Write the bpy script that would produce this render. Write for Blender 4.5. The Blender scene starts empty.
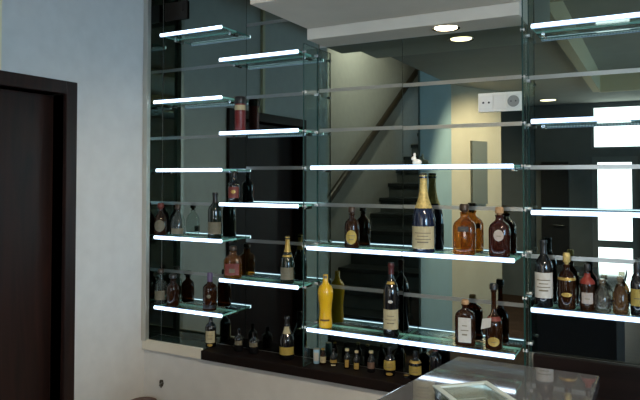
import bpy, bmesh, math, random
from math import pi, sin, cos, tan, radians as R
from mathutils import Vector, Euler
random.seed(4)
SC = bpy.context.scene
COL = SC.collection

# ------------------------------------------------------------------ camera
F, PPX, PPY = 622.0, 320.0, 160.0
CAM = Vector((0, -2.5, 1.65))
ROT = Euler((R(90 + 1.57), 0, R(28.2)), 'XYZ')
MAT3 = ROT.to_matrix()
cd = bpy.data.cameras.new('camera'); cd.lens = F / 640 * 36; cd.sensor_width = 36
cd.shift_y = -40 / 640; cd.clip_start = 0.02
cam = bpy.data.objects.new('camera', cd); COL.objects.link(cam)
cam.location = CAM; cam.rotation_euler = ROT
SC.camera = cam

def ray(px, py):
    return MAT3 @ Vector(((px - PPX) / F, -(py - PPY) / F, -1))
def aty(px, py, y):
    d = ray(px, py); t = (y - CAM.y) / d.y
    return CAM + d * t
def atx(px, py, x):
    d = ray(px, py); t = (x - CAM.x) / d.x
    return CAM + d * t
def atz(px, py, z):
    d = ray(px, py); t = (z - CAM.z) / d.z
    return CAM + d * t
def refl_y(px, py, y):      # a point of the room seen in the mirror (mirror plane y = 0)
    p = aty(px, py, -y); p.y = -p.y; return p
def refl_x(px, py, x):
    p = atx(px, py, x); p.y = -p.y; return p

# ------------------------------------------------------------------ materials
MATS = {}
def nodes(name):
    m = bpy.data.materials.new(name); m.use_nodes = True
    return m, m.node_tree.nodes, m.node_tree.links
def pbr(name, color, rough=0.5, metal=0.0, coat=0.0, noise=0.0, scale=8.0, bump=0.0, spec=0.5, stretch=None):
    if name in MATS: return MATS[name]
    m, n, l = nodes(name)
    b = n['Principled BSDF']
    b.inputs['Roughness'].default_value = rough
    b.inputs['Metallic'].default_value = metal
    b.inputs['Coat Weight'].default_value = coat
    b.inputs['Specular IOR Level'].default_value = spec
    b.inputs['Base Color'].default_value = (*color, 1)
    if noise or bump:
        tc = n.new('ShaderNodeTexCoord'); mp = n.new('ShaderNodeMapping')
        l.new(tc.outputs['Object'], mp.inputs['Vector'])
        if stretch: mp.inputs['Scale'].default_value = stretch
        t = n.new('ShaderNodeTexNoise'); t.inputs['Scale'].default_value = scale; t.inputs['Detail'].default_value = 6
        l.new(mp.outputs['Vector'], t.inputs['Vector'])
        if noise:
            r = n.new('ShaderNodeValToRGB')
            r.color_ramp.elements[0].position = 0.3; r.color_ramp.elements[1].position = 0.7
            r.color_ramp.elements[0].color = (*[c * (1 - noise) for c in color], 1)
            r.color_ramp.elements[1].color = (*[min(1, c * (1 + noise)) for c in color], 1)
            l.new(t.outputs['Fac'], r.inputs['Fac']); l.new(r.outputs['Color'], b.inputs['Base Color'])
        if bump:
            bp = n.new('ShaderNodeBump'); bp.inputs['Strength'].default_value = bump; bp.inputs['Distance'].default_value = 0.01
            l.new(t.outputs['Fac'], bp.inputs['Height']); l.new(bp.outputs['Normal'], b.inputs['Normal'])
    MATS[name] = m
    return m
def emit(name, color, strength):
    if name in MATS: return MATS[name]
    m, n, l = nodes(name)
    n.remove(n['Principled BSDF'])
    e = n.new('ShaderNodeEmission'); e.inputs['Color'].default_value = (*color, 1); e.inputs['Strength'].default_value = strength
    l.new(e.outputs[0], n['Material Output'].inputs[0])
    MATS[name] = m
    return m
def clear(name, tint, body=None, body_fac=0.0, ior=1.45, gloss=1.0, rough=0.02):
    """thin-walled glass: tinted see-through plus a Fresnel reflection, and some body colour for a filled bottle"""
    if name in MATS: return MATS[name]
    m, n, l = nodes(name)
    n.remove(n['Principled BSDF'])
    tr = n.new('ShaderNodeBsdfTransparent'); tr.inputs[0].default_value = (*tint, 1)
    src = tr
    if body:
        df = n.new('ShaderNodeBsdfDiffuse'); df.inputs[0].default_value = (*body, 1)
        mx0 = n.new('ShaderNodeMixShader'); mx0.inputs[0].default_value = body_fac
        l.new(tr.outputs[0], mx0.inputs[1]); l.new(df.outputs[0], mx0.inputs[2]); src = mx0
    gl = n.new('ShaderNodeBsdfGlossy'); gl.inputs['Roughness'].default_value = rough
    gl.inputs['Color'].default_value = (gloss, gloss, gloss, 1)
    fr = n.new('ShaderNodeFresnel')
    geo = n.new('ShaderNodeNewGeometry'); mi = n.new('ShaderNodeMix')      # same reflection from either side of a thin wall
    mi.inputs[2].default_value = ior; mi.inputs[3].default_value = 1 / ior
    l.new(geo.outputs['Backfacing'], mi.inputs[0]); l.new(mi.outputs[0], fr.inputs[0])
    mx = n.new('ShaderNodeMixShader')
    l.new(fr.outputs[0], mx.inputs[0]); l.new(src.outputs[0], mx.inputs[1]); l.new(gl.outputs[0], mx.inputs[2])
    l.new(mx.outputs[0], n['Material Output'].inputs[0])
    MATS[name] = m
    return m
def wood(name, c0, c1, rough=0.35, scale=3.0, axis=(6, 6, .5), coat=0.3, spec=.5):
    if name in MATS: return MATS[name]
    m, n, l = nodes(name)
    b = n['Principled BSDF']; b.inputs['Roughness'].default_value = rough; b.inputs['Coat Weight'].default_value = coat
    b.inputs['Coat Roughness'].default_value = 0.2; b.inputs['Specular IOR Level'].default_value = spec
    tc = n.new('ShaderNodeTexCoord'); mp = n.new('ShaderNodeMapping'); mp.inputs['Scale'].default_value = axis
    l.new(tc.outputs['Object'], mp.inputs['Vector'])
    t = n.new('ShaderNodeTexNoise'); t.inputs['Scale'].default_value = scale; t.inputs['Detail'].default_value = 8
    t.inputs['Distortion'].default_value = 1.5
    l.new(mp.outputs['Vector'], t.inputs['Vector'])
    r = n.new('ShaderNodeValToRGB'); r.color_ramp.elements[0].position = 0.35; r.color_ramp.elements[1].position = 0.68
    r.color_ramp.elements[0].color = (*c0, 1); r.color_ramp.elements[1].color = (*c1, 1)
    l.new(t.outputs['Fac'], r.inputs['Fac']); l.new(r.outputs['Color'], b.inputs['Base Color'])
    MATS[name] = m
    return m

M_wall = pbr('white_plaster', (.62, .62, .60), .85, noise=.04, scale=14, bump=.04)
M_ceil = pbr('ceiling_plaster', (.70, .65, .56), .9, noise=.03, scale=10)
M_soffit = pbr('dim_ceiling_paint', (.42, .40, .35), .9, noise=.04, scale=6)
M_blue = pbr('pale_blue_paint', (.30, .41, .45), .8, noise=.05, scale=5)
M_beige = pbr('beige_paint', (.62, .53, .41), .8, noise=.05, scale=5)
M_dark = pbr('charcoal_paint', (.13, .14, .14), .7, noise=.1, scale=5)
M_floor = wood('brown_floor_boards', (.035, .018, .010), (.075, .038, .022), .6, 3, (.6, 7, 7), 0, .2)
M_mahog = wood('dark_mahogany', (.010, .0045, .0035), (.026, .009, .006), .42, 2.2, (9, 9, .6), .0, .28)
M_ledge = wood('dark_ledge_wood', (.006, .0035, .003), (.012, .006, .005), .5, 3, (.6, 8, 8), .0, .15)
M_alu = pbr('brushed_aluminium', (.52, .50, .44), .4, .6)
M_chrome = pbr('chrome', (.85, .86, .87), .1, 1.0)
M_clip = pbr('glint_clip_metal', (.95, .97, 1.0), .25, .6)  # near-white metal for the clips that imitate LED glints
M_white = pbr('white_plastic', (.86, .85, .80), .35)
M_grey = pbr('grey_plastic', (.28, .28, .27), .4)
M_black = pbr('black_plastic', (.012, .012, .012), .4)
M_mirror = None
def mk_mirror():
    m, n, l = nodes('smoked_mirror')
    n.remove(n['Principled BSDF'])
    g = n.new('ShaderNodeBsdfGlossy'); g.inputs['Color'].default_value = (.205, .248, .222, 1); g.inputs['Roughness'].default_value = .004
    l.new(g.outputs[0], n['Material Output'].inputs[0])
    return m
M_mirror = mk_mirror()
M_band = pbr('frosted_mirror_band', (.30, .33, .33), .28, .85)
M_led = emit('cold_white_led', (.72, .88, 1.0), 6.0)
M_halo = emit('blue_led_halo', (.42, .64, 1.0), 1.0)  # glowing bluish borders imitate bloom around the LEDs
def mk_dots():
    m, n, l = nodes('led_dots')
    b = n['Principled BSDF']; b.inputs['Base Color'].default_value = (.10, .13, .15, 1); b.inputs['Roughness'].default_value = .4
    tc = n.new('ShaderNodeTexCoord'); sp = n.new('ShaderNodeSeparateXYZ'); mu = n.new('ShaderNodeMath'); mu.operation = 'MULTIPLY'; mu.inputs[1].default_value = 90
    fr = n.new('ShaderNodeMath'); fr.operation = 'FRACT'; gt = n.new('ShaderNodeMath'); gt.operation = 'GREATER_THAN'; gt.inputs[1].default_value = .5
    k = n.new('ShaderNodeMath'); k.operation = 'MULTIPLY'; k.inputs[1].default_value = .9
    l.new(tc.outputs['Object'], sp.inputs[0]); l.new(sp.outputs['X'], mu.inputs[0]); l.new(mu.outputs[0], fr.inputs[0]); l.new(fr.outputs[0], gt.inputs[0]); l.new(gt.outputs[0], k.inputs[0])
    b.inputs['Emission Color'].default_value = (.55, .80, 1, 1); l.new(k.outputs[0], b.inputs['Emission Strength'])
    return m
M_ledback = mk_dots()
M_pane = clear('green_float_glass', (.93, .98, .96), ior=1.5)
M_edge = pbr('lit_green_edge', (.32, .75, .68), .15, spec=.8)  # green edge, colour brightened to imitate LED light guided through the shelf
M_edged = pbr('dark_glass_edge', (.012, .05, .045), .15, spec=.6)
M_stone = pbr('polished_grey_stone', (.085, .088, .098), .05, noise=.12, scale=60, coat=.5)
M_lamp = emit('warm_lamp', (1.0, .80, .50), 14.0)
M_day = emit('daylight_pane', (.88, .95, 1.0), 9.0)

# ------------------------------------------------------------------ mesh helpers
def box(bm, x0, x1, y0, y1, z0, z1):
    if x0 > x1: x0, x1 = x1, x0
    if y0 > y1: y0, y1 = y1, y0
    v = [bm.verts.new(p) for p in ((x0, y0, z0), (x1, y0, z0), (x1, y1, z0), (x0, y1, z0), (x0, y0, z1), (x1, y0, z1), (x1, y1, z1), (x0, y1, z1))]
    return [bm.faces.new([v[i] for i in q]) for q in ((3, 2, 1, 0), (4, 5, 6, 7), (0, 1, 5, 4), (1, 2, 6, 5), (2, 3, 7, 6), (3, 0, 4, 7))]
def prism(bm, pts, z0, z1):
    a = [bm.verts.new((p[0], p[1], z0)) for p in pts]; b = [bm.verts.new((p[0], p[1], z1)) for p in pts]
    n = len(pts)
    bm.faces.new(a[::-1]); bm.faces.new(b)
    for i in range(n): bm.faces.new((a[i], a[(i + 1) % n], b[(i + 1) % n], b[i]))
def tube(bm, a, b, r, seg=12):
    a = Vector(a); b = Vector(b); d = (b - a).normalized()
    u = d.orthogonal().normalized(); w = d.cross(u)
    ra = [bm.verts.new(a + (u * cos(2 * pi * i / seg) + w * sin(2 * pi * i / seg)) * r) for i in range(seg)]
    rb = [bm.verts.new(b + (u * cos(2 * pi * i / seg) + w * sin(2 * pi * i / seg)) * r) for i in range(seg)]
    for i in range(seg): bm.faces.new((ra[i], ra[(i + 1) % seg], rb[(i + 1) % seg], rb[i]))
    bm.faces.new(ra[::-1]); bm.faces.new(rb)
def obj(name, bm, mat, parent=None, smooth=False, bevel=0, mats=None):
    bmesh.ops.recalc_face_normals(bm, faces=bm.faces)
    me = bpy.data.meshes.new(name); bm.to_mesh(me); bm.free()
    for m in (mats or [mat]): me.materials.append(m)
    if smooth:
        for p in me.polygons: p.use_smooth = True
        try: me.set_sharp_from_angle(angle=R(50))
        except Exception: pass
    o = bpy.data.objects.new(name, me); COL.objects.link(o)
    if parent: o.parent = parent
    if bevel:
        b = o.modifiers.new('bevel', 'BEVEL'); b.width = bevel; b.segments = 2; b.limit_method = 'ANGLE'
    return o
def bx(name, mat, x0, x1, y0, y1, z0, z1, parent=None, bevel=0):
    bm = bmesh.new(); box(bm, x0, x1, y0, y1, z0, z1)
    return obj(name, bm, mat, parent, bevel=bevel)
def tag(o, label, cat, group=None):
    o['label'] = label; o['category'] = cat
    if group: o['group'] = group
    return o
def thing(name, label, cat, loc=(0, 0, 0), rz=0, group=None):
    o = bpy.data.objects.new(name, None); COL.objects.link(o); o.empty_display_size = .05
    o.location = loc; o.rotation_euler = (0, 0, rz)
    return tag(o, label, cat, group)
def struct(o):
    o['kind'] = 'structure'; return o

# ------------------------------------------------------------------ room shell
XL, XR, YB = -2.29, 2.7, -6.5
ZC, ZV, ZB = 2.64, 3.5, 2.31           # ceiling, ceiling over the stair, bulkhead
YW_END = -1.9                          # the left wall stops where the stair opens
FY = -0.115                            # front of the glass shelves
XS = -2.95                             # far wall of the stairwell
XV = -1.9                              # edge of the lower ceiling
struct(bx('floor', M_floor, XS - .2, XR + .2, YB - .2, .2, -.1, 0))
struct(bx('wall_display', M_wall, XS - .2, XR + .2, .008, .2, 0, ZV))
# left wall with its door opening
DY0 = atx(62.5, 200, XL).y             # inner edge of the casing
DYO = atx(74.5, 83, XL).y              # outer edge
DZO = atx(74.5, 83, XL).z
CW = DYO - DY0
DW = .84
DY1 = DY0 - DW
DZ = DZO - CW
bm = bmesh.new()
box(bm, XL - .12, XL, DY0, .008, 0, ZV)
box(bm, XL - .12, XL, DY1, DY0, DZ, ZV)
box(bm, XL - .12, XL, YW_END, DY1, 0, ZV)
struct(obj('wall_left', bm, M_wall))
struct(bx('wall_stair', M_wall, XS - .12, XS, YB, .008, 0, ZV))
# right wall with an opening for the added side window
bm = bmesh.new()
WR = (-4.6, -2.6, .95, 2.25)
box(bm, XR, XR + .12, WR[1], .008, 0, ZV); box(bm, XR, XR + .12, YB, WR[0], 0, ZV)
box(bm, XR, XR + .12, WR[0], WR[1], 0, WR[2]); box(bm, XR, XR + .12, WR[0], WR[1], WR[3], ZV)
struct(obj('wall_right', bm, M_wall))
# back wall (seen only in the mirror) with shop-front door and transom window
tA = refl_y(591, 105, YB); tB = refl_y(660, 148, YB)
gA = refl_y(591, 158, YB); gB = refl_y(640, 300, YB)
TX0, TX1, TZ1, TZ0 = tA.x, tB.x, min(tA.z, 2.60), tB.z
GX0, GX1, GZ1 = gA.x, gB.x, TZ0 - .10
bm = bmesh.new()
box(bm, XS, TX0, YB - .12, YB, 0, ZV); box(bm, TX1, XR, YB - .12, YB, 0, ZV)
box(bm, TX0, TX1, YB - .12, YB, TZ1, ZV); box(bm, TX0, TX1, YB - .12, YB, GZ1, TZ0)
box(bm, GX1, TX1, YB - .12, YB, 0, GZ1)
struct(obj('wall_rear', bm, M_dark))
# ceilings
bm = bmesh.new()
cA = refl_y(605, 87, -4.6)
CX0, CX1, CY0, CY1 = -.52, 1.6, -5.0, -1.0     # coffer in the low ceiling
box(bm, XV, CX0, YB, -.6, ZC, ZC + .1); box(bm, CX1, XR, YB, -.6, ZC, ZC + .1)
box(bm, CX0, CX1, YB, CY0, ZC, ZC + .1); box(bm, CX0, CX1, CY1, -.6, ZC, ZC + .1)
box(bm, CX0, CX1, CY0, CY1, ZC + .16, ZC + .2)
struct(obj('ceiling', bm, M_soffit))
bm = bmesh.new()
for a in ((CX0 - .06, CX0 + .014, CY0, CY1), (CX1 - .014, CX1 + .06, CY0, CY1), (CX0, CX1, CY0 - .06, CY0 + .014), (CX0, CX1, CY1 - .014, CY1 + .06)):
    box(bm, *a, ZC - .05, ZC + .16)
struct(obj('trim_1', bm, pbr('cream_trim', (.80, .68, .46), .8)))
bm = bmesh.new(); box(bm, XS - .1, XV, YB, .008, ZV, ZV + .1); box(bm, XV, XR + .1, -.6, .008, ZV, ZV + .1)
box(bm, XV, XV + .06, YB, -.6, ZC + .1, ZV); box(bm, XV, XR, -.66, -.6, ZC + .1, ZV)
struct(obj('ceiling.001', bm, M_ceil))
# bulkhead over the middle bay and its pelmet
PY = -.17
ZB = (aty(313, 26, PY).z + aty(514, 4, PY).z) / 2
BX0 = aty(307, 27, PY).x; BX1 = aty(519.5, 10, PY).x
struct(bx('ceiling.002', M_ceil, BX0, BX1, -.6, .008, ZB, ZV))
PZ = (aty(440, 26.2, PY).z + aty(440, 32.5, 0).z) / 2
struct(bx('trim_2', M_ceil, BX0, BX1, PY, -.001, PZ, ZB - .001, bevel=.002))
# pillar walls opposite the mirror
b1 = refl_x(420, 69, XV); b2 = refl_x(451, 86, XV)
struct(bx('wall_blue', M_blue, XV - .02, XV, b2.y, b1.y, 0, ZC))
e1 = Vector((XV, b2.y, 0)); e2 = Vector((-1.56, -4.87, 0))
ddir = (e2 - e1).normalized(); nrm = Vector((-ddir.y, ddir.x, 0))     # towards +X
if nrm.x < 0: nrm = -nrm
bm = bmesh.new(); prism(bm, [e1, e2, e2 - nrm * .03, e1 - nrm * .03], 0, ZC)
struct(obj('wall_beige', bm, M_beige))

# ------------------------------------------------------------------ windows and doors of the room
def glazed(name, x0, x1, z0, z1, y, fw, mat, bars=()):
    r = bpy.data.objects.new(name, None); COL.objects.link(r); r.location = ((x0 + x1) / 2, y, z0); struct(r)
    bm = bmesh.new(); h = z1 - z0; a = (x1 - x0) / 2
    box(bm, -a, -a + fw, -.03, .03, 0, h); box(bm, a - fw, a, -.03, .03, 0, h)
    box(bm, -a + fw, a - fw, -.03, .03, 0, fw); box(bm, -a + fw, a - fw, -.03, .03, h - fw, h)
    for b0, b1 in bars: box(bm, -a + fw, a - fw, -.03, .03, b0 - z0, b1 - z0)
    obj('frame', bm, mat, r)
    bm = bmesh.new(); box(bm, -a + fw, a - fw, -.006, .006, fw, h - fw)
    obj('pane', bm, M_day, r)
    return r
M_frame = pbr('grey_window_frame', (.20, .21, .21), .5)
glazed('window_1', TX0, TX1, TZ0, TZ1, YB - .05, .03, M_frame)
r1 = refl_y(615, 241, YB).z; r2 = refl_y(615, 248, YB).z
glazed('door_2', GX0, GX1, 0, GZ1, YB - .05, .075, M_frame, bars=[(r2, r1), (0, refl_y(615, 291, YB).z)])
r = bpy.data.objects.new('fill_window', None); COL.objects.link(r); r.location = (XR + .06, (WR[0] + WR[1]) / 2, WR[2]); struct(r)  # unseen side window, added for bluish ambient light on the left wall
bm = bmesh.new(); a = (WR[1] - WR[0]) / 2; h = WR[3] - WR[2]
box(bm, -.03, .03, -a, -a + .06, 0, h); box(bm, -.03, .03, a - .06, a, 0, h); box(bm, -.03, .03, -.03, .03, 0, h)
box(bm, -.03, .03, -a, a, 0, .06); box(bm, -.03, .03, -a, a, h - .06, h)
obj('frame', bm, M_frame, r)
bm = bmesh.new(); box(bm, -.005, .005, -a, a, 0, h); obj('pane', bm, emit('side_fill_daylight', (.40, .70, 1.0), 14), r)
# dark inner door on the rear wall
d1 = refl_y(541, 162, YB + .04); d2 = refl_y(569, 200, YB + .04)
r = bpy.data.objects.new('door_3', None); COL.objects.link(r); r.location = ((d1.x + d2.x) / 2, YB + .03, 0); struct(r)
w = (d2.x - d1.x) / 2
bx('leaf', pbr('black_door_paint', (.012, .012, .014), .4), -w, w, -.025, .02, .0, d1.z, r, .004)
bm = bmesh.new(); tube(bm, (w - .07, .02, 1.0), (w - .07, .07, 1.0), .01); tube(bm, (w - .07, .065, 1.0), (w - .19, .065, 1.0), .009)
obj('handle', bm, M_chrome, r, True)

# mahogany door in the left wall
r = bpy.data.objects.new('door_1', None); COL.objects.link(r); r.location = (XL, DY0, 0); struct(r)
bm = bmesh.new()
box(bm, -.13, .022, 0, CW, 0, DZ + CW); box(bm, -.13, .022, -DW - CW, -DW, 0, DZ + CW); box(bm, -.13, .022, -DW, 0, DZ, DZ + CW)
obj('door_frame', bm, M_mahog, r, bevel=.004)
bx('leaf', M_mahog, -.10, -.06, -DW + .003, -.003, .006, DZ - .003, r, .003)
bm = bmesh.new()
tube(bm, (-.06, -DW + .08, 1.02), (0.0, -DW + .08, 1.02), .010); tube(bm, (-.005, -DW + .08, 1.02), (-.005, -DW + .2, 1.02), .009)
obj('handle', bm, M_chrome, r, True)
# slim cream strip above the door
p = atx(1.5, 30, XL)
s = bx('trim_3', pbr('cream_strip', (.80, .72, .50), .6), XL, XL + .02, atx(-8, 60, XL).y, atx(-1.8, 60, XL).y, DZ + CW + .002, ZV - .002); struct(s)

# ------------------------------------------------------------------ staircase along the stairwell wall
q1 = refl_x(419, 144, XS + .01); q2 = refl_x(391, 193, XS + .01)
slope = (q1.z - q2.z) / (q2.y - q1.y)
h1 = refl_x(417.7, 70, XS + .07); h2 = refl_x(360, 154, XS + .07)
y_start = q1.y + q1.z / slope
run = .28; rise = run * slope
n_steps = int((y_start - YB - .1) / run)
st = thing('staircase', 'dark staircase with slim wall handrail, seen reflected in the middle mirror', 'staircase', (0, 0, 0))
M_step = pbr('dark_step', (.035, .042, .043), .3, noise=.2, scale=6)
M_riser = pbr('grey_riser', (.13, .145, .14), .5, noise=.2, scale=6)
SX1 = XS + .92
for i in range(n_steps):
    y = y_start - i * run; z = (i + 1) * rise
    bm = bmesh.new(); box(bm, XS + .004, SX1, y - run - .02, y + .015, z - .045, z)
    tr = obj('tread', bm, M_step, st, bevel=.004)
    bx('riser', M_riser, XS + .01, SX1 - .02, y - .03, y - .012, z - rise + .001, z - .0455, tr)
hs = (h1.z - h2.z) / (h2.y - h1.y)
ye = y_start - n_steps * run + .1
def hand_z(y): return h1.z + (h1.y - y) * hs
bm = bmesh.new(); tube(bm, (XS + .07, y_start - .1, hand_z(y_start - .1)), (XS + .07, ye, hand_z(ye)), .038, 14)
obj('handrail', bm, pbr('handrail_wood', (.05, .038, .025), .4), st, True)
for i in range(0, n_steps, 2):
    y = y_start - .25 - i * run
    bm = bmesh.new(); tube(bm, (XS + .002, y, hand_z(y) - .13), (XS + .07, y, hand_z(y) - .02), .020)
    obj('bracket', bm, pbr('brushed_steel_post', (.10, .09, .07), .35, .5), st, True)

# ------------------------------------------------------------------ ceiling lamps
def downlight(name, c, rad, label, z, square=False):
    t = thing(name, label, 'lamp', (c.x, c.y, z), 0, 'recessed ceiling lamps')
    bm = bmesh.new()
    seg = 24
    ri = [(rad * .80, -.002), (rad, -.006), (rad, -.001), (rad * .8, -.001)]
    rings = [[bm.verts.new((r_ * cos(2 * pi * i / seg), r_ * sin(2 * pi * i / seg), z_)) for i in range(seg)] for r_, z_ in ri]
    for a in range(4):
        for i in range(seg):
            bm.faces.new((rings[a][i], rings[a][(i + 1) % seg], rings[(a + 1) % 4][(i + 1) % seg], rings[(a + 1) % 4][i]))
    obj('ring', bm, M_chrome, t, True)
    bm = bmesh.new(); bmesh.ops.create_cone(bm, cap_ends=True, segments=24, radius1=rad * .79, radius2=rad * .79, depth=.004)
    bmesh.ops.translate(bm, verts=bm.verts, vec=(0, 0, -.0025))
    obj('bulb', bm, M_lamp, t)
    return t
c = aty(446, 29.5, -.11)
downlight('downlight', c, .055, 'small warm spotlight set in the white pelmet above the middle mirror', PZ)
def refl_z(px, py, z):
    p = atz(px, py, z); p.y = -p.y; return p
c = refl_z(548, 100, ZC); downlight('downlight', c, .12, 'far warm ceiling lamp reflected low in the right mirror', ZC)
# unseen warm spots without fixtures, added to brighten walls and floor
def spot(loc, power, color=(1, .80, .58), angle=130, target=None, size=.06):
    ld = bpy.data.lights.new('fill_spot', 'SPOT'); ld.energy = power; ld.color = color; ld.spot_size = R(angle); ld.spot_blend = .6; ld.shadow_soft_size = size
    o = bpy.data.objects.new('fill_spot', ld); COL.objects.link(o); o.location = loc
    if target is not None: o.rotation_euler = (Vector(target) - Vector(loc)).to_track_quat('-Z', 'Y').to_euler()
    return o
spot((-.75, -3.7, ZC - .02), 380, target=(-1.75, -4.5, 1.1), angle=100, size=.03)      # added to brighten the beige wall
spot((.15, -1.7, ZC - .02), 75, color=(1, .84, .62), target=(-1.9, -.2, .2), angle=75, size=.05)  # added warm fill on the lower left wall and parapet
pl = bpy.data.lights.new('warm_fill_light', 'POINT'); pl.energy = 26; pl.color = (1, .84, .62); pl.shadow_soft_size = .10  # unseen warm fill, added to lift the soffit and left wall
plo = bpy.data.objects.new('warm_fill_light', pl); COL.objects.link(plo); plo.location = (1.1, -2.5, 1.55)
spot((.6, -1.9, ZC - .02), 35, target=(.2, -1.6, 0), angle=140, size=.05)  # added warm fill towards the floor
spot((-2.3, -3.6, ZV - .03), 85, color=(1, .90, .74), target=(-2.9, -4.2, 1.8), angle=140, size=.03)  # added fill in the stair void, lifts the stairwell wall

# ------------------------------------------------------------------ cabinet: ledge, side, mirrors
LZ = aty(203, 350, -.13).z                       # top of the ledge
XW = aty(202, 350, -.13).x                       # white sill ends, dark ledge begins
XD = -.26                                        # (right) dividing line of the bays, see below
P_X = lambda px, y=FY: aty(px, 177, y).x
XD1, XD2 = P_X(305), P_X(524)
struct(bx('wall_lower', M_wall, XL, XR, -.118, .008, 0, LZ - .045))
tag(bx('window_sill', pbr('cream_sill', (.66, .62, .52), .5), XL + .001, XW - .001, -.135, -.1185, LZ - .044, LZ + .006, bevel=.002),
    'cream frame strip under the left end of the display case', 'sill')
tag(bx('base_plate', pbr('dark_base_glass', (.02, .035, .032), .06), XL + .001, XW - .001, -.118, -.001, LZ - .020, LZ - .0005),
    'dark glossy glass base inside the left end of the display case', 'base')
tag(bx('display_ledge', M_ledge, XW, XD2 - .004, -.14, -.001, LZ - .044, LZ - .001, bevel=.003),
    'dark wooden ledge along the bottom of the display case', 'ledge')
RZ = aty(560, 357, -.02).z
tag(bx('wainscot_board', M_ledge, XD2 + .012, 1.5, -.03, -.001, LZ - .04, RZ, bevel=.003), 'dark wooden board below the right hand mirror', 'wainscot')
tag(bx('corner_post', M_alu, XL + .001, XL + .03, -.142, -.116, LZ + .001, ZV - .01, bevel=.002), 'slim vertical metal profile at the left edge of the display case', 'post')
tag(bx('side_mirror', M_mirror, XL + .0005, XL + .006, -.1155, -.002, LZ + .001, ZV - .01), 'narrow mirror closing the left end of the display case', 'mirror')

XM1, XM2, XM3 = P_X(246, 0), P_X(319, 0), P_X(403, 0)
XMR = P_X(527, 0)
def mirror_panel(x0, x1, z0, z1, label, bands, ref_px):
    t = thing('mirror_panel', label, 'mirror', ((x0 + x1) / 2, 0, z0), 0, 'smoked mirrors of the display case')
    bx('mirror_glass', M_mirror, x0 - (x0 + x1) / 2 + .0012, x1 - (x0 + x1) / 2 - .0012, .0, .006, 0, z1 - z0, t)
    for px, py, hh in bands:
        z = aty(px, py, 0).z - z0
        bm = bmesh.new(); box(bm, x0 - (x0 + x1) / 2 + .002, x1 - (x0 + x1) / 2 - .002, -.0012, .0, z - hh / 2, z + hh / 2)
        obj('frosted_band', bm, M_band, t)
    return t
H = .016
left_mirror = mirror_panel(XL + .006, XM1, LZ, ZV - .01, 'tall smoked mirror at the left end behind the first column of shelves', [(186, 69, H), (184, 137.5, H), (184, 203.5, H), (192, 273, H)], 0)
mirror_panel(XM1, XM2, LZ, ZV - .01, 'tall smoked mirror behind the second column of shelves', [(272, 22, H), (290, 94.5, H), (270, 168, H), (270, 242, H)], 0)
mirror_panel(XM2, XM3, LZ, PZ - .001, 'smoked mirror under the pelmet, its left half with the yellow bottle', [(375, 87, H), (375, 128.5, H), (375, 206, H), (360, 289, H)], 0)
mirror_panel(XM3, XMR, LZ, PZ - .001, 'smoked mirror under the pelmet, its right half with the wall socket', [(470, 80.5, H), (470, 125.5, H), (470, 208, H), (450, 298.5, H)], 0)
mirror_panel(XMR, 1.5, RZ, ZV - .01, 'smoked mirror of the right hand bay reflecting the bright window', [(590, 73.5, H), (590, 167, H), (600, 260, H)], 0)

def glass_slab(name, x0, x1, y0, y1, z0, z1, parent=None, edge=None):
    """clear slab whose narrow side faces carry the green of cut glass, painted bright as LED glow on shelves"""
    bm = bmesh.new(); fs = box(bm, x0, x1, y0, y1, z0, z1)
    areas = [f.calc_area() for f in fs]; mx = max(areas)
    for f, a in zip(fs, areas): f.material_index = 0 if a > .5 * mx else 1
    return obj(name, bm, None, parent, mats=[M_pane, edge or M_edge])
for x, lab, zt in ((XD1, 'upright glass divider between the second column and the middle bay', PZ - .002), (XD2, 'upright glass divider between the middle bay and the right hand bay', ZV - .012)):
    t = thing('glass_divider', lab, 'divider', (x, 0, LZ), 0, 'upright glass dividers')
    glass_slab('pane', -.003, .003, FY - .012, -.0015, .0, zt - LZ, t, M_edged)
    for py in ((52, 92, 131, 168, 206, 246, 287, 327) if x == XD1 else (30, 77, 123, 166, 210, 255, 298, 350)):
        z = aty(305 if x == XD1 else 524, py, FY).z - LZ
        if z > zt - LZ - .01: continue
        for yy in (FY - .006, -.012):
            bm = bmesh.new(); tube(bm, (-.0075, yy, z), (.0075, yy, z), .0062, 14)
            obj('glint_clip', bm, M_clip, t, True)  # pale clips added in place of LED glints on the divider

# ------------------------------------------------------------------ shelves
SH = {}
def led(x0, x1, parent):
    bm = bmesh.new(); box(bm, x0, x1, FY - .009, FY - .002, -.0068, .0058)
    l = obj('led_strip', bm, M_led, parent); l['label'] = 'glowing white light strip'
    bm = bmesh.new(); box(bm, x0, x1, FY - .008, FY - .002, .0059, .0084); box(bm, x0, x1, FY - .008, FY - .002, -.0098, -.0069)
    obj('led_halo', bm, M_halo, l)  # halo strips above and below stand in for the bloom
    bm = bmesh.new(); box(bm, x0, x1, FY - .0018, FY - .0004, -.0085, -.0042)
    obj('led_housing', bm, M_ledback, l)
    return l
def shelf(key, pl, yl, pr, yr, label, split=None):
    z = (aty(pl, yl, FY).z + aty(pr, yr, FY).z) / 2
    x0, x1 = aty(pl, yl, FY).x, aty(pr, yr, FY).x
    t = thing('glass_shelf', label, 'shelf', ((x0 + x1) / 2, 0, z), 0, 'lit glass shelves of the display case')
    c = (x0 + x1) / 2
    segs = [(x0, x1)] if split is None else [(x0, split - .0015), (split + .0015, x1)]
    for a, b in segs:
        glass_slab('pane', a - c, b - c, FY, -.002, -.004, .004, t)
        led(a - c + .002, b - c - .002, t)
    for sx in (x0 + .02, x1 - .02):
        bm = bmesh.new(); tube(bm, (sx - c, -.004, -.012), (sx - c, -.03, -.012), .007)
        obj('glint_pin', bm, M_chrome, t, True)  # chrome pins added to stand for LED glints at the shelf ends
    SH[key] = z + .0045
    return t
nm = ('top', 'second from the top', 'middle', 'fourth from the top', 'lowest')
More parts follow.
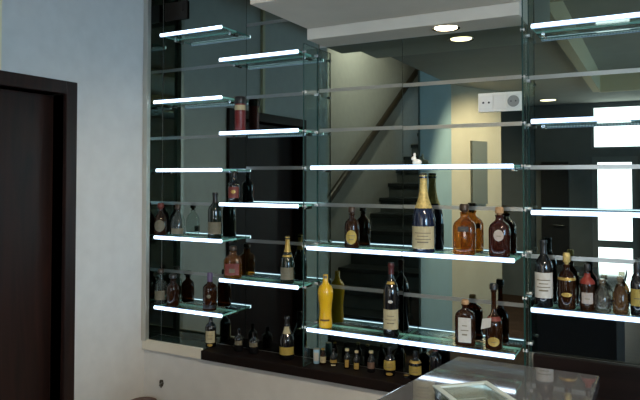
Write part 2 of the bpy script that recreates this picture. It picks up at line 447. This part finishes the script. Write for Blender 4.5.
for i, (yl, yr) in enumerate(((36.5, 26), (102.5, 97), (170.5, 169.5), (236.5, 241.6), (306, 316.5))):
    shelf('a%d' % i, (161, 154.5, 157, 155, 155)[i], yl, 222.5, yr, 'lit glass shelf of the far left column, ' + nm[i] + ' of five')
nm = ('topmost', 'second', 'third', 'lowest')
for i, (yl, yr) in enumerate(((60.5, 51), (134, 129.5), (204.3, 205.8), (279, 288))):
    shelf('b%d' % i, 220, yl, 299, yr, 'lit glass shelf of the second column from left, ' + nm[i] + ' of four')
shelf('c0', 311, 167, 514, 166.5, 'upper lit glass shelf of the middle bay, empty but for a white ornament')
shelf('c1', 307.5, 247.5, 515, 260.5, 'lit glass shelf in the middle bay carrying the champagne bottle', P_X(402))
shelf('c2', 307.5, 329, 515, 356.5, 'lowest lit glass shelf of the middle bay, with the yellow bottle', P_X(398))
for i, (yl, yr, lab) in enumerate(((27, 14, 'topmost lit glass shelf of the right hand bay'), (120.5, 118, 'second lit glass shelf of the right hand bay, across the window reflection'),
        (212, 215, 'third lit glass shelf of the right hand bay, empty'), (310, 319, 'lowest lit glass shelf of the right hand bay, crowded with bottles'))):
    z = (aty(533, yl, FY).z + aty(640, yr, FY).z) / 2
    p = aty(760, 200, FY)
    x0 = aty(531, yl, FY).x
    t = thing('glass_shelf', lab, 'shelf', (x0 + .45, 0, z), 0, 'lit glass shelves of the display case')
    glass_slab('pane', -.45, .45, FY, -.002, -.004, .004, t)
    led(-.448, .448, t)
    for sx in (-.42, .42):
        bm = bmesh.new(); tube(bm, (sx, -.004, -.012), (sx, -.03, -.012), .007)
        obj('glint_pin', bm, M_chrome, t, True)  # added pins, imitating the LED end glints here too
    SH['d%d' % i] = z + .0045
SH['L'] = LZ

# ------------------------------------------------------------------ bottles
PROF = {
 'wine': [(0, 0), (.90, 0), (1, .015), (1, .58), (.97, .63), (.86, .68), (.62, .73), (.42, .77), (.35, .81), (.33, .88), (.33, .945), (.39, .95), (.39, .975), (.35, .98), (.35, .998), (0, 1)],
 'champagne': [(0, 0), (.90, 0), (1, .015), (1, .40), (.97, .45), (.87, .51), (.72, .57), (.56, .625), (.45, .68), (.37, .745), (.31, .82), (.29, .88), (.30, .93), (.38, .935), (.38, .955), (.33, .96), (.36, .99), (.28, 1), (0, 1)],
 'curvy': [(0, 0), (.82, 0), (.88, .02), (.86, .12), (.80, .24), (.78, .32), (.84, .44), (.95, .56), (1, .64), (.97, .71), (.82, .77), (.55, .81), (.38, .85), (.33, .90), (.33, .985), (.30, 1), (0, 1)],
 'whisky': [(0, 0), (.92, 0), (1, .02), (1, .56), (.95, .62), (.75, .67), (.45, .71), (.38, .75), (.36, .84), (.36, .995), (0, 1)],
 'decanter': [(0, 0), (.90, 0), (1, .03), (1, .52), (.97, .58), (.85, .64), (.60, .69), (.42, .72), (.36, .75), (.36, .80), (.40, .81), (.40, .84), (.0, .85)],
 'flask': [(0, 0), (.92, 0), (1, .03), (1, .60), (.94, .68), (.72, .74), (.40, .78), (.32, .81), (.32, .86), (.36, .87), (.36, .90), (0, .905)],
 'longneck': [(0, 0), (.90, 0), (1, .02), (1, .36), (.94, .42), (.74, .48), (.46, .52), (.32, .56), (.28, .62), (.28, .86), (.34, .87), (.34, .90), (0, .905)],
 'beer': [(0, 0), (.90, 0), (1, .02), (1, .54), (.92, .61), (.70, .68), (.48, .75), (.40, .82), (.38, .94), (.42, .945), (.42, .995), (0, 1)],
 'can': [(0, 0), (.9, 0), (1, .03), (1, .95), (.95, 1), (0, 1)],
 'jar': [(0, 0), (.85, 0), (.95, .04), (1, .30), (.95, .50), (.75, .62), (.45, .70), (.35, .74), (.35, .80), (0, .81)],
}
def prof_r(P, z):
    for (r0, z0), (r1, z1) in zip(P[1:-1], P[2:-1]):
        if z0 <= z <= z1 and z1 > z0: return r0 + (r1 - r0) * (z - z0) / (z1 - z0)
    return P[-2][0] if z > P[-2][1] else P[1][0]
def cross(th, n, dy):
    c, s = cos(th), sin(th)
    k = (abs(c) ** n + abs(s) ** n) ** (-1.0 / n)
    return c * k, s * k * dy
def lathe(P, Rr, Hh, n=2.0, dy=1.0, seg=32, neck_round=True):
    bm = bmesh.new(); rings = []
    for r, z in P:
        if r == 0: rings.append(bm.verts.new((0, 0, z * Hh))); continue
        t = min(1, max(0, (r - .45) / .45)); nn = 2 + (n - 2) * t; dd = 1 + (dy - 1) * t
        rings.append([bm.verts.new((Rr * r * cross(2 * pi * i / seg, nn, dd)[0], Rr * r * cross(2 * pi * i / seg, nn, dd)[1], z * Hh)) for i in range(seg)])
    for a, b in zip(rings, rings[1:]):
        for i in range(seg):
            j = (i + 1) % seg
            if not isinstance(a, list): bm.faces.new((a, b[j], b[i]))
            elif not isinstance(b, list): bm.faces.new((a[i], a[j], b))
            else: bm.faces.new((a[i], a[j], b[j], b[i]))
    return bm
def wrap(P, Rr, Hh, z0, z1, span, n=2.0, dy=1.0, off=.0008, oval=False, seg=24, cap=False):
    """a sheet hugging the bottle between two height fractions; span in radians, centred on -Y"""
    bm = bmesh.new(); K = 10 if not oval else 14
    zs = [z0 + (z1 - z0) * k / K for k in range(K + 1)]
    full = span > 6.2
    grid = []
    for k, z in enumerate(zs):
        r = prof_r(P, z); t = min(1, max(0, (r - .45) / .45)); nn = 2 + (n - 2) * t; dd = 1 + (dy - 1) * t
        sp = span
        if oval:
            u = 2 * (k / K) - 1; sp = span * math.sqrt(max(.02, 1 - u * u))
        row = []
        for i in range(seg + (0 if full else 1)):
            th = -pi / 2 - sp / 2 + sp * i / seg
            x, y = cross(th, nn, dd)
            L = math.hypot(x, y)
            row.append(bm.verts.new((x * (Rr * r + off), y * (Rr * r + off), z * Hh)))
        grid.append(row)
    for a, b in zip(grid, grid[1:]):
        m = len(a)
        for i in range(m if full else m - 1):
            j = (i + 1) % m
            bm.faces.new((a[i], a[j], b[j], b[i]))
    if cap and full:
        bm.faces.new(grid[-1]); bm.faces.new(grid[0][::-1])
    return bm

G_green = pbr('dark_green_bottle', (.008, .014, .010), .06, coat=.5)
G_black = pbr('black_bottle', (.006, .006, .007), .06, coat=.5)
G_navy = pbr('midnight_bottle', (.010, .016, .040), .06, coat=.5)
G_yellow = pbr('yellow_lacquer', (.66, .39, .008), .28, coat=.4)
G_amber = clear('amber_spirit', (.72, .42, .14), (.30, .12, .02), .16)
G_brown = clear('brown_spirit', (.24, .095, .03), (.05, .018, .007), .35)
G_red = clear('dark_red_spirit', (.22, .055, .025), (.06, .014, .009), .35)
G_clear = clear('clear_bottle', (.88, .93, .91), (.35, .40, .38), .06)
L_dim = pbr('dim_label', (.13, .115, .075), .7, noise=.1, scale=60)
L_cream = pbr('cream_label', (.40, .35, .21), .7, noise=.08, scale=60)
L_white = pbr('white_label', (.46, .45, .42), .7, noise=.06, scale=60)
L_yellow = pbr('yellow_label', (.34, .25, .05), .6, noise=.15, scale=70)
L_red = pbr('red_label', (.13, .022, .016), .6, noise=.2, scale=60)
L_ink = pbr('label_ink', (.14, .12, .08), .7)
L_gold = pbr('gold_foil', (.42, .28, .07), .4, .4)
L_goldp = pbr('pale_gold_foil', (.55, .42, .15), .45, .25, noise=.25, scale=90, bump=.5)
C_black = pbr('black_cap', (.012, .012, .013), .35)
C_red = pbr('red_cap', (.06, .008, .008), .4)
C_cork = pbr('cork', (.36, .22, .11), .8, noise=.3, scale=90)
C_wood = pbr('dark_stopper', (.035, .02, .012), .4)
C_glass = clear('cut_glass_stopper', (.8, .75, .65), (.4, .3, .2), .15)
C_violet = pbr('violet_cap', (.11, .08, .16), .45)

def bottle(name, label, px, ytop, key, wpx, style, glass, parts=(), n=2.0, dy=1.0, cy=-.058, cat='bottle', turn=.75, group='bottles in the lit display case', ybase=None):
    zb = SH[key]
    p = aty(px, ytop, cy)
    h = p.z - zb
    x = aty(px, (ytop + 260) / 2, cy).x
    D = (Vector((x, cy, zb)) - CAM).dot(MAT3 @ Vector((0, 0, -1)))
    r = wpx * D / F / 2
    P = PROF[style]
    cyy = max(cy, -.111 + r * dy * .9) if r < .05 else cy
    cyy = min(cyy, -r * max(dy, .7) - .004)
    ang = math.atan2(-(x - CAM.x), -(CAM.y - cyy)) * -1
    rz = math.atan2(CAM.x - x, cyy - CAM.y) * turn
    t = thing(name, label, cat, (x, cyy, zb + .0003), rz, group)
    last_open = P
    bm = lathe(P, r, h, n, dy); obj('body', bm, glass, t, True)
    for part in parts:
        k = part[0]
        if k in ('label', 'neck_label', 'seal_glint', 'medallion'):
            _, z0, z1, sp, mat, ink = part[:6]
            oval = len(part) > 6
            o = obj(k, wrap(P, r, h, z0, z1, sp, n, dy, .0009, oval), mat, t, True)
            for q in range(ink):
                f0 = z0 + (z1 - z0) * (.22 + .56 * (q + .35) / max(ink, 1)); f1 = f0 + (z1 - z0) * (.035 if q else .06)
                obj('label_print', wrap(P, r, h, f0, f1, sp * (.62 if q % 2 else .42), n, dy, .0014), L_ink, o, True)
        elif k in ('foil', 'capsule'):
            _, z0, z1, mat = part
            obj(k, wrap(P, r, h, z0, z1, 6.3, n, dy, .0010, cap=True), mat, t, True)
        elif k == 'cap':
            _, z0, z1, rr, mat = part
            bm = bmesh.new()
            q = lathe([(0, z0), (rr * .95, z0), (rr, z0 + (z1 - z0) * .08), (rr, z1 - (z1 - z0) * .12), (rr * .86, z1), (0, z1)], r, h); bm.free()
            obj('cap', q, mat, t, True)
        elif k == 'stopper':
            _, z0, z1, rr, mat = part
            zz = z1 - z0
            q = lathe([(0, z0), (rr * .55, z0), (rr * .6, z0 + .25 * zz), (rr, z0 + .38 * zz), (rr, z0 + .85 * zz), (rr * .8, z1), (0, z1)], r, h, seg=20)
            obj('stopper', q, mat, t, True)
    return t

PI2 = 6.3
# --- far left column
bottle('decanter', 'dim squat bottle with oval label, leftmost on the fourth shelf of the far left column', 160.5, 203, 'a3', 13, 'jar', G_brown, [('label', .12, .48, 1.7, L_dim, 1, 1), ('stopper', .78, 1, .5, L_red)])
bottle('decanter', 'clear decanter with dark stopper left of the wine bottle on a far left shelf', 178, 204.5, 'a3', 14, 'jar', G_clear, [('label', .08, .26, 2.0, L_dim, 1), ('stopper', .78, 1, .40, C_wood)])
bottle('wine_bottle', 'dark wine bottle with square cream label at the right end of a far left shelf', 215, 192.5, 'a3', 14, 'wine', G_green, [('label', .10, .36, 2.3, L_dim, 1), ('capsule', .78, .998, C_black)])
bottle('spirit_bottle', 'clear bottle with round stopper, leftmost on the lowest shelf of the far left column', 161, 271, 'a4', 12, 'whisky', G_clear, [('label', .14, .42, 2.0, L_dim, 1), ('stopper', .9, 1.06, .55, C_wood)])
bottle('spirit_bottle', 'dark amber round shouldered bottle on the lowest shelf of the far left column', 173, 274, 'a4', 13, 'decanter', G_brown, [('stopper', .8, 1, .6, C_black)])
bottle('liqueur_bottle', 'dark bottle with violet cap and tiny emblem, right end of lowest far left shelf', 210, 272.5, 'a4', 14, 'whisky', G_brown, [('cap', .76, 1, .40, C_violet), ('medallion', .34, .44, .6, L_dim, 0, 1), ('label', .06, .16, 2.0, C_black, 0)])
bottle('liqueur_bottle', 'dark bottle with pale arched label standing on the ledge under the far left column', 211, 315, 'L', 11, 'wine', G_black, [('label', .14, .52, 1.9, L_cream, 2), ('seal_glint', .03, .12, 1.0, L_gold, 0, 1)])  # gold oval paints the light reflected at the bottle's base
# --- second column
bottle('canister', 'dark red canister with black lid on the second shelf of the second column', 240, 97, 'b1', 11, 'can', pbr('dark_red_tin', (.13, .010, .010), .4), [('cap', .80, 1.005, 1.05, C_black), ('label', .62, .76, 2.6, L_cream, 0)], cat='canister')
bottle('spirit_bottle', 'dark whisky bottle with dull red label on the third shelf of the second column', 234, 172, 'b2', 12, 'whisky', G_black, [('label', .16, .52, 2.0, L_red, 0), ('medallion', .30, .42, .8, L_gold, 0, 1), ('cap', .84, 1, .42, C_black)])
bottle('spirit_bottle', 'wide amber bottle with dark red label on the lowest shelf of the second column', 233, 246, 'b3', 18, 'decanter', G_amber, [('label', .10, .46, 1.5, L_red, 0), ('medallion', .18, .30, .6, L_dim, 0), ('stopper', .82, 1, .42, C_wood)], n=3.2, dy=.75)
bottle('champagne_bottle', 'dark champagne bottle with gold foil and dull yellow label beside the left glass divider', 287.5, 236, 'b3', 14, 'champagne', G_green, [('label', .08, .34, 2.2, L_dim, 1), ('foil', .66, .998, L_gold), ('neck_label', .56, .60, 2.4, L_gold, 0)])
bottle('liqueur_bottle', 'small black bottle with faint gold label on the ledge under the second column, left one', 239, 329, 'L', 9, 'whisky', G_black, [('label', .30, .50, 1.8, L_dim, 0)])
bottle('liqueur_bottle', 'small black bottle with faint gold label on the ledge under the second column, middle one', 254, 332, 'L', 10, 'whisky', G_black, [('label', .34, .54, 1.8, L_dim, 0)])
bottle('brandy_bottle', 'black bottle with yellow band label on the ledge beside the left glass divider', 287, 316, 'L', 15, 'champagne', G_black, [('label', .12, .30, 2.4, L_yellow, 0), ('neck_label', .60, .76, 2.0, L_cream, 0), ('foil', .80, .998, C_black)])
# --- middle bay, champagne shelf
bottle('liqueur_bottle', 'squat dark amber bottle with round yellow label at left on the champagne shelf', 352, 207, 'c1', 15, 'decanter', G_brown, [('label', .10, .44, 1.5, L_yellow, 2, 1), ('stopper', .80, 1, .48, C_wood)])
bottle('champagne_bottle', 'tall champagne bottle with gold neck foil and cream label in the middle bay', 423.5, 173, 'c1', 23, 'champagne', G_navy, [('label', .05, .33, 2.3, L_cream, 4), ('foil', .60, .998, L_goldp), ('neck_label', .555, .62, 3.4, L_goldp, 0)])
bottle('decanter', 'squared amber decanter with dark stopper on the champagne shelf', 464.5, 204, 'c1', 22, 'decanter', G_amber, [('label', .46, .56, .9, C_black, 1), ('stopper', .80, 1, .44, C_wood)], n=3.6, dy=.8, turn=.5)
bottle('decanter', 'dark red round shouldered decanter with pale diamond label at right of the champagne shelf', 499.5, 207, 'c1', 21, 'decanter', G_red, [('label', .32, .55, .9, pbr('grey_label', (.34, .30, .27), .6), 1, 1), ('stopper', .80, 1, .40, C_cork)], n=2.6, dy=.85, turn=.5)
# --- middle bay, lowest shelf
bottle('liqueur_bottle', 'opaque yellow waisted bottle at the left end of the lowest middle shelf', 325.5, 274.5, 'c2', 15.5, 'curvy', G_yellow, [('label', .13, .165, 1.5, pbr('brown_print', (.10, .05, .01), .6), 0), ('neck_label', .93, .985, 1.4, L_ink, 0)])
bottle('wine_bottle', 'tall dark wine bottle with red capsule and pale label on the lowest middle shelf', 391, 262.5, 'c2', 16, 'wine', G_black, [('label', .10, .37, 2.2, L_cream, 3), ('capsule', .84, .998, C_red), ('medallion', .455, .50, .6, L_white, 0, 1), ('neck_label', .71, .745, 1.6, L_gold, 0)])
bottle('flask_bottle', 'dark flat bottle with tall white label and cork on the lowest middle shelf', 465, 299.5, 'c2', 20, 'flask', G_brown, [('label', .08, .62, 1.15, L_white, 3), ('stopper', .84, 1, .36, C_cork)], n=3.4, dy=.6, turn=.55)
tb = bottle('spirit_bottle', 'long necked amber bottle with white hanging tag at right of the lowest middle shelf', 493.5, 283.5, 'c2', 17, 'longneck', G_brown, [('stopper', .86, 1, .48, C_black), ('label', .06, .20, 1.4, L_gold, 1, 1), ('neck_label', .44, .50, 2.6, L_red, 0)])
bm = bmesh.new()
rr = .03
vs = [(-.040, -.040, .118), (-.007, -.044, .126), (-.010, -.043, .090), (-.046, -.039, .078)]
a = [bm.verts.new(v) for v in vs]; b = [bm.verts.new((v[0], v[1] + .0012, v[2])) for v in vs]
bm.faces.new(a); bm.faces.new(b[::-1])
for i in range(4): bm.faces.new((a[i], a[(i + 1) % 4], b[(i + 1) % 4], b[i]))
obj('paper_tag', bm, L_white, tb)
bm = bmesh.new(); tube(bm, (-.012, -.0428, .122), (-.001, -.0105, .152), .0008, 6); obj('tag_string', bm, C_cork, tb)
# --- middle bay, ledge
bottle('can', 'pale blue can on the ledge under the middle bay', 316.5, 349, 'L', 6.5, 'can', pbr('pale_blue_tin', (.26, .44, .58), .4), [('label', .2, .8, 1.6, L_white, 0), ('cap', .97, 1.03, .92, M_alu)], cat='can')
bottle('beer_bottle', 'small bottle with gold cap and tall cream label just right of the blue can', 323, 348.5, 'L', 6, 'beer', G_brown, [('label', .14, .52, 2.4, L_cream, 2), ('cap', .92, 1.01, .55, L_gold)])
bottle('beer_bottle', 'small dark bottle with short gold label, third from left on the middle ledge', 333.5, 349, 'L', 7, 'beer', G_black, [('label', .22, .40, 2.4, L_gold, 1), ('seal_glint', .05, .14, 1.4, L_cream, 0), ('cap', .92, 1.01, .5, C_black)])
bottle('beer_bottle', 'small dark bottle with pale round cap and narrow gold label on the middle ledge', 347, 349, 'L', 6.5, 'beer', G_black, [('label', .08, .48, 1.2, L_gold, 2), ('cap', .90, 1.02, .62, L_cream)])
bottle('beer_bottle', 'small dark bottle with pale cap and low gold label, right of centre on middle ledge', 356.5, 351, 'L', 6.5, 'beer', G_black, [('label', .06, .40, 1.6, L_gold, 1), ('cap', .90, 1.02, .62, L_cream)])
bottle('beer_bottle', 'small black bottle with pale cap and dull brown label left of the yellow labelled bottle', 371, 351, 'L', 8, 'beer', G_black, [('label', .2, .5, 2.0, pbr('dull_brown_label', (.12, .07, .05), .6), 1), ('cap', .90, 1.02, .55, L_cream)])
bottle('rum_bottle', 'dark bottle with bright yellow tapered label under the wine bottle', 389.5, 347, 'L', 12, 'jar', G_black, [('label', .22, .55, 2.6, L_yellow, 3), ('seal_glint', .03, .14, 1.2, L_gold, 0, 1), ('cap', .74, 1, .38, C_black)])
bottle('rum_bottle', 'dark bottle with broad yellow label at the corner of the stone counter', 415, 351, 'L', 12, 'whisky', G_black, [('label', .20, .50, 2.8, L_yellow, 3), ('neck_label', .60, .68, 3.0, L_gold, 0), ('cap', .78, 1, .42, C_black)])
bottle('stopper_bottle', 'tiny bottle with shining gold top between the two yellow labelled bottles', 406, 375, 'L', 7, 'jar', G_black, [('stopper', .74, 1.0, .7, L_gold)])
bottle('wine_bottle', 'black bottle half hidden behind the far edge of the stone counter', 435, 343, 'L', 13, 'wine', G_black, [('capsule', .80, .998, C_red)])
# --- right bay
bottle('wine_bottle', 'dark wine bottle with white label, leftmost in the right hand bay', 543.5, 240, 'd3', 17.5, 'wine', G_black, [('label', .14, .52, 2.4, L_white, 4), ('capsule', .80, .998, C_black)])
bottle('brandy_bottle', 'dark bottle ringed with gold bands second in the right hand bay', 566.5, 256, 'd3', 17, 'decanter', G_brown, [('neck_label', .55, .60, 4.0, L_gold, 0), ('label', .24, .32, 1.2, L_gold, 0, 1), ('stopper', .80, 1.06, .42, L_goldp)])
bottle('spirit_bottle', 'dark bottle with red neck label in the middle of the right hand bay', 587, 264, 'd3', 14, 'whisky', G_brown, [('neck_label', .58, .80, 4.2, pbr('bright_red_label', (.22, .025, .015), .5), 0), ('cap', .86, 1, .42, C_black), ('label', .16, .40, 1.6, pbr('grey_label', (.34, .30, .27), .6), 1)])
bottle('decanter', 'low broad clear decanter in front of the window reflection in the right hand bay', 602, 279, 'd3', 17, 'jar', clear('smoky_bottle', (.55, .55, .52), (.12, .11, .10), .25), [('stopper', .78, 1, .36, C_glass)])
bottle('decanter', 'low amber decanter with glittering shoulder near the right edge of the photo', 620, 276, 'd3', 15, 'jar', clear('smoky_amber', (.40, .28, .16), (.16, .09, .04), .35), [('stopper', .78, 1, .40, C_glass)])
bottle('liqueur_bottle', 'black bottle with yellow label at the far right edge of the photo', 637, 262, 'd3', 13, 'whisky', G_black, [('label', .18, .50, 2.2, L_yellow, 1), ('cap', .80, 1, .42, C_black)])

# ------------------------------------------------------------------ white ornament on the upper shelf
p = aty(417, 160, -.05)
t = thing('ornament', 'tiny white rabbit shaped ornament on the upper middle shelf', 'ornament', (p.x, -.05, SH['c0'] + .0003))
bm = bmesh.new()
for c, s in (((0, 0, .014), (.020, .014, .014)), ((-.014, 0, .030), (.011, .010, .010))):
    r_ = bmesh.ops.create_uvsphere(bm, u_segments=16, v_segments=10, radius=1)
    for v in r_['verts']: v.co = Vector((v.co.x * s[0] + c[0], v.co.y * s[1] + c[1], v.co.z * s[2] + c[2]))
obj('body', bm, M_white, t, True)
for s in (-1, 1):
    bm = bmesh.new(); r_ = bmesh.ops.create_uvsphere(bm, u_segments=10, v_segments=8, radius=1)
    for v in r_['verts']: v.co = Vector((v.co.x * .0035 - .010, v.co.y * .003 + s * .005, v.co.z * .010 + .044))
    obj('ear', bm, M_white, t, True)

# ------------------------------------------------------------------ socket plate on the mirror
A = aty(478.5, 94, -.004); B = aty(522.5, 110, -.004)
A2 = aty(478.5, 112.5, -.004)
zm = (aty(500, 92.5, -.004).z + aty(500, 111.5, -.004).z) / 2
hh = (aty(500, 92.5, -.004).z - aty(500, 111.5, -.004).z) / 2
hw = (B.x - A.x) / 2
t = thing('socket_plate', 'white triple socket plate fixed on the middle mirror', 'socket', ((A.x + B.x) / 2, -.0013, zm))
def plate(name, cx, w_, h_, y0, y1, mat, parent, bevel=.0015):
    bm = bmesh.new(); box(bm, cx - w_, cx + w_, y0, y1, -h_, h_); return obj(name, bm, mat, parent, bevel=bevel)
plate('frame', 0, hw, hh, -.009, 0, M_white, t)
for i, nme in ((-1, 'phone_insert'), (0, 'blank_insert'), (1, 'power_insert')):
    s = plate(nme, i * hw * .62, hw * .285, hh * .74, -.0125, -.0088, pbr('insert_plastic', (.80, .79, .75), .35), t)
    if i == -1:
        for q in (-1, 1):
            bm = bmesh.new(); tube(bm, (i * hw * .62 + q * hw * .13, -.0124, -.001), (i * hw * .62 + q * hw * .13, -.0136, -.001), .0042, 14)
            obj('hole', bm, M_black, s)
    if i == 1:
        bm = bmesh.new(); tube(bm, (hw * .62, -.0124, 0), (hw * .62, -.0134, 0), hh * .60, 28); obj('recess', bm, M_grey, s)
        for q in (-1, 1):
            bm = bmesh.new(); tube(bm, (hw * .62 + q * .009, -.0132, 0), (hw * .62 + q * .009, -.0142, 0), .0027, 12); obj('hole', bm, M_black, s)

A = aty(166, 4, -.001); B = aty(188, 18.5, -.001)
t = left_mirror; hc = Vector(((A.x + B.x) / 2, -.0013, (A.z + B.z) / 2)) - t.location
hx, hz = (B.x - A.x) / 2, (A.z - B.z) / 2
M_hinge = pbr('black_hinge', (.02, .014, .010), .4)
bm = bmesh.new(); box(bm, -hx, hx, -.010, 0, -hz, hz); hp = obj('hinge_plate', bm, M_hinge, t, bevel=.002); hp.location = hc
hp['label'] = 'black hinge plate near the top'
for q in (-1, 1):
    bm = bmesh.new(); tube(bm, (q * hx * .6, -.0098, 0), (q * hx * .6, -.013, 0), .008, 16); obj('screw', bm, pbr('dark_screw', (.06, .05, .045), .35, .8), hp)
# ------------------------------------------------------------------ cable hole in the lower wall
p = aty(162, 383, -.118)
t = thing('cable_hole', 'ragged dark cable hole low in the white wall near the corner', 'hole', (p.x, -.1185, p.z))
bm = bmesh.new(); pts = []
for i in range(14):
    a = 2 * pi * i / 14; r_ = .017 * (1 + random.uniform(-.25, .3)); pts.append((cos(a) * r_ * .8, sin(a) * r_ * 1.2))
va = [bm.verts.new((x, -.001, z)) for x, z in pts]; vb = [bm.verts.new((x, 0, z)) for x, z in pts]
bm.faces.new(va); bm.faces.new(vb[::-1])
for i in range(14): bm.faces.new((va[i], va[(i + 1) % 14], vb[(i + 1) % 14], vb[i]))
obj('opening', bm, pbr('raw_brick_dark', (.05, .042, .03), .9, noise=.5, scale=120), t)
bm = bmesh.new(); tube(bm, (.003, -.001, .004), (-.004, -.014, -.006), .003, 8); tube(bm, (-.004, -.014, -.006), (.006, -.010, -.02), .003, 8)
obj('wire', bm, pbr('grey_wire', (.10, .10, .09), .5), t, True)

# ------------------------------------------------------------------ dark wooden stool in the corner
p = atx(140, 397.5, XL + .19); 
q = aty(142.5, 401.5, -.205)
t = thing('plant_stand', 'small dark reddish wooden stand in the corner under the white wall', 'stand', (q.x, -.205, 0))
bm = bmesh.new(); bmesh.ops.create_cone(bm, cap_ends=True, segments=36, radius1=.07, radius2=.07, depth=.02); bmesh.ops.translate(bm, verts=bm.verts, vec=(0, 0, q.z - .01))
M_red = wood('reddish_wood', (.05, .012, .008), (.10, .025, .014), .4)
obj('top', bm, M_red, t, True, .003)
for sx in (-1, 1):
    for sy in (-1, 1):
        bm = bmesh.new(); tube(bm, (sx * .035, sy * .035, q.z - .019), (sx * .05, sy * .05, 0), .009); obj('leg', bm, M_red, t, True)

# ------------------------------------------------------------------ stone counter and glass ashtray
KZ = 1.10
k1 = atz(457, 357, KZ); k2 = atz(599.5, 374.5, KZ)
kf = atz(380, 398, KZ)
dl = (kf - k1); dl *= 1.05 / abs(dl.y) if dl.y else 1
yback = (k1.y + k2.y) / 2
k1.y = k2.y = yback
f1 = Vector((k1.x + dl.x, yback - 1.05, 0)); f2 = Vector((k2.x + (atz(592, 400, KZ).x - k2.x) / max(.01, yback - atz(592, 400, KZ).y) * 1.05, yback - 1.05, 0))
t = thing('bar_counter', 'polished dark grey stone counter standing before the display case', 'counter', ((k1.x + k2.x) / 2, yback - .5, 0))
o_ = Vector(((k1.x + k2.x) / 2, yback - .5, 0))
bm = bmesh.new(); prism(bm, [(p.x - o_.x, p.y - o_.y) for p in (k1, f1, f2, k2)], KZ - .035, KZ)
obj('top', bm, M_stone, t, bevel=.003)
def ins(p, c, k): return (c[0] + (p[0] - c[0]) * k, c[1] + (p[1] - c[1]) * k)
quad = [(p.x - o_.x, p.y - o_.y) for p in (k1, f1, f2, k2)]
cc = (sum(p[0] for p in quad) / 4, sum(p[1] for p in quad) / 4)
bm = bmesh.new(); prism(bm, [ins(p, cc, .93) for p in quad], .08, KZ - .035)
obj('body', bm, pbr('violet_grey_front', (.030, .026, .038), .5), t, bevel=.003)
bm = bmesh.new(); prism(bm, [ins(p, cc, .86) for p in quad], 0, .08)
obj('plinth', bm, M_black, t)

AZ = KZ + .028
a1 = atz(432.5, 385.5, AZ); a2 = atz(487, 381, AZ); a3 = atz(521, 398, AZ)
ctr = (a1 + a3) / 2
ux = (a2 - a1); ux.z = 0; Ls = ux.length; u = ux.normalized()
w_ = Vector((u.y, -u.x, 0))
side = max(Ls, (a3 - a2).length) / 2
ctr = a1 + u * side + w_ * side
t = thing('ashtray', 'square clear glass ashtray on the stone counter', 'ashtray', (ctr.x, ctr.y, KZ + .0004), math.atan2(u.y, u.x))
bm = bmesh.new()
S = side
def square_rings(levels):
    bm = bmesh.new()
    rings = [[bm.verts.new((sx * s, sy * s, z)) for sx, sy in ((-1, -1), (1, -1), (1, 1), (-1, 1))] for s, z in levels]
    for a, b in zip(rings, rings[1:]):
        for i in range(4): bm.faces.new((a[i], a[(i + 1) % 4], b[(i + 1) % 4], b[i]))
    return bm, rings
bm, rings = square_rings([(S * .90, 0), (S * .99, .024), (S * .80, .024), (S * .72, .009)])
bm.faces.new(rings[0][::-1]); bm.faces.new(rings[-1])
obj('bowl', bm, clear('thick_ashtray_glass', (.72, .84, .82), (.38, .42, .38), .30, ior=1.6), t)
bm, rings = square_rings([(S * .99, .0242), (S, .0275), (S * .985, .029), (S * .82, .029), (S * .80, .0275), (S * .80, .0242)])
for i in range(4): bm.faces.new((rings[-1][i], rings[-1][(i + 1) % 4], rings[0][(i + 1) % 4], rings[0][i]))
obj('rim', bm, pbr('lit_glass_rim', (.42, .50, .50), .08, spec=.9), t)  # pale opaque rim paints the bright-lit edges of the glass

# ------------------------------------------------------------------ dark panel added in place of the niche in the beige wall
n1 = e1.lerp(e2, .36); n2 = e1.lerp(e2, .66)
pA = refl_y(470, 133, n1.y); 
bm = bmesh.new(); prism(bm, [n1 + nrm * .001, n2 + nrm * .001, n2 + nrm * .03, n1 + nrm * .03], 1.35, 2.05)
tag(obj('niche_panel', bm, pbr('niche_grey', (.16, .17, .16), .6)), 'dark grey panel standing for the niche in the beige wall seen in the middle mirror', 'board')

# ------------------------------------------------------------------ light
w = bpy.data.worlds.new('world'); SC.world = w; w.use_nodes = True
w.node_tree.nodes['Background'].inputs[0].default_value = (.5, .7, 1, 1); w.node_tree.nodes['Background'].inputs[1].default_value = .4

vs_ = SC.view_settings
vs_.view_transform = 'Standard'; vs_.look = 'None'; vs_.exposure = 0.28; vs_.gamma = 1; vs_.use_curve_mapping = False
SC.cycles.max_bounces = 14; SC.cycles.transparent_max_bounces = 24; SC.cycles.glossy_bounces = 8
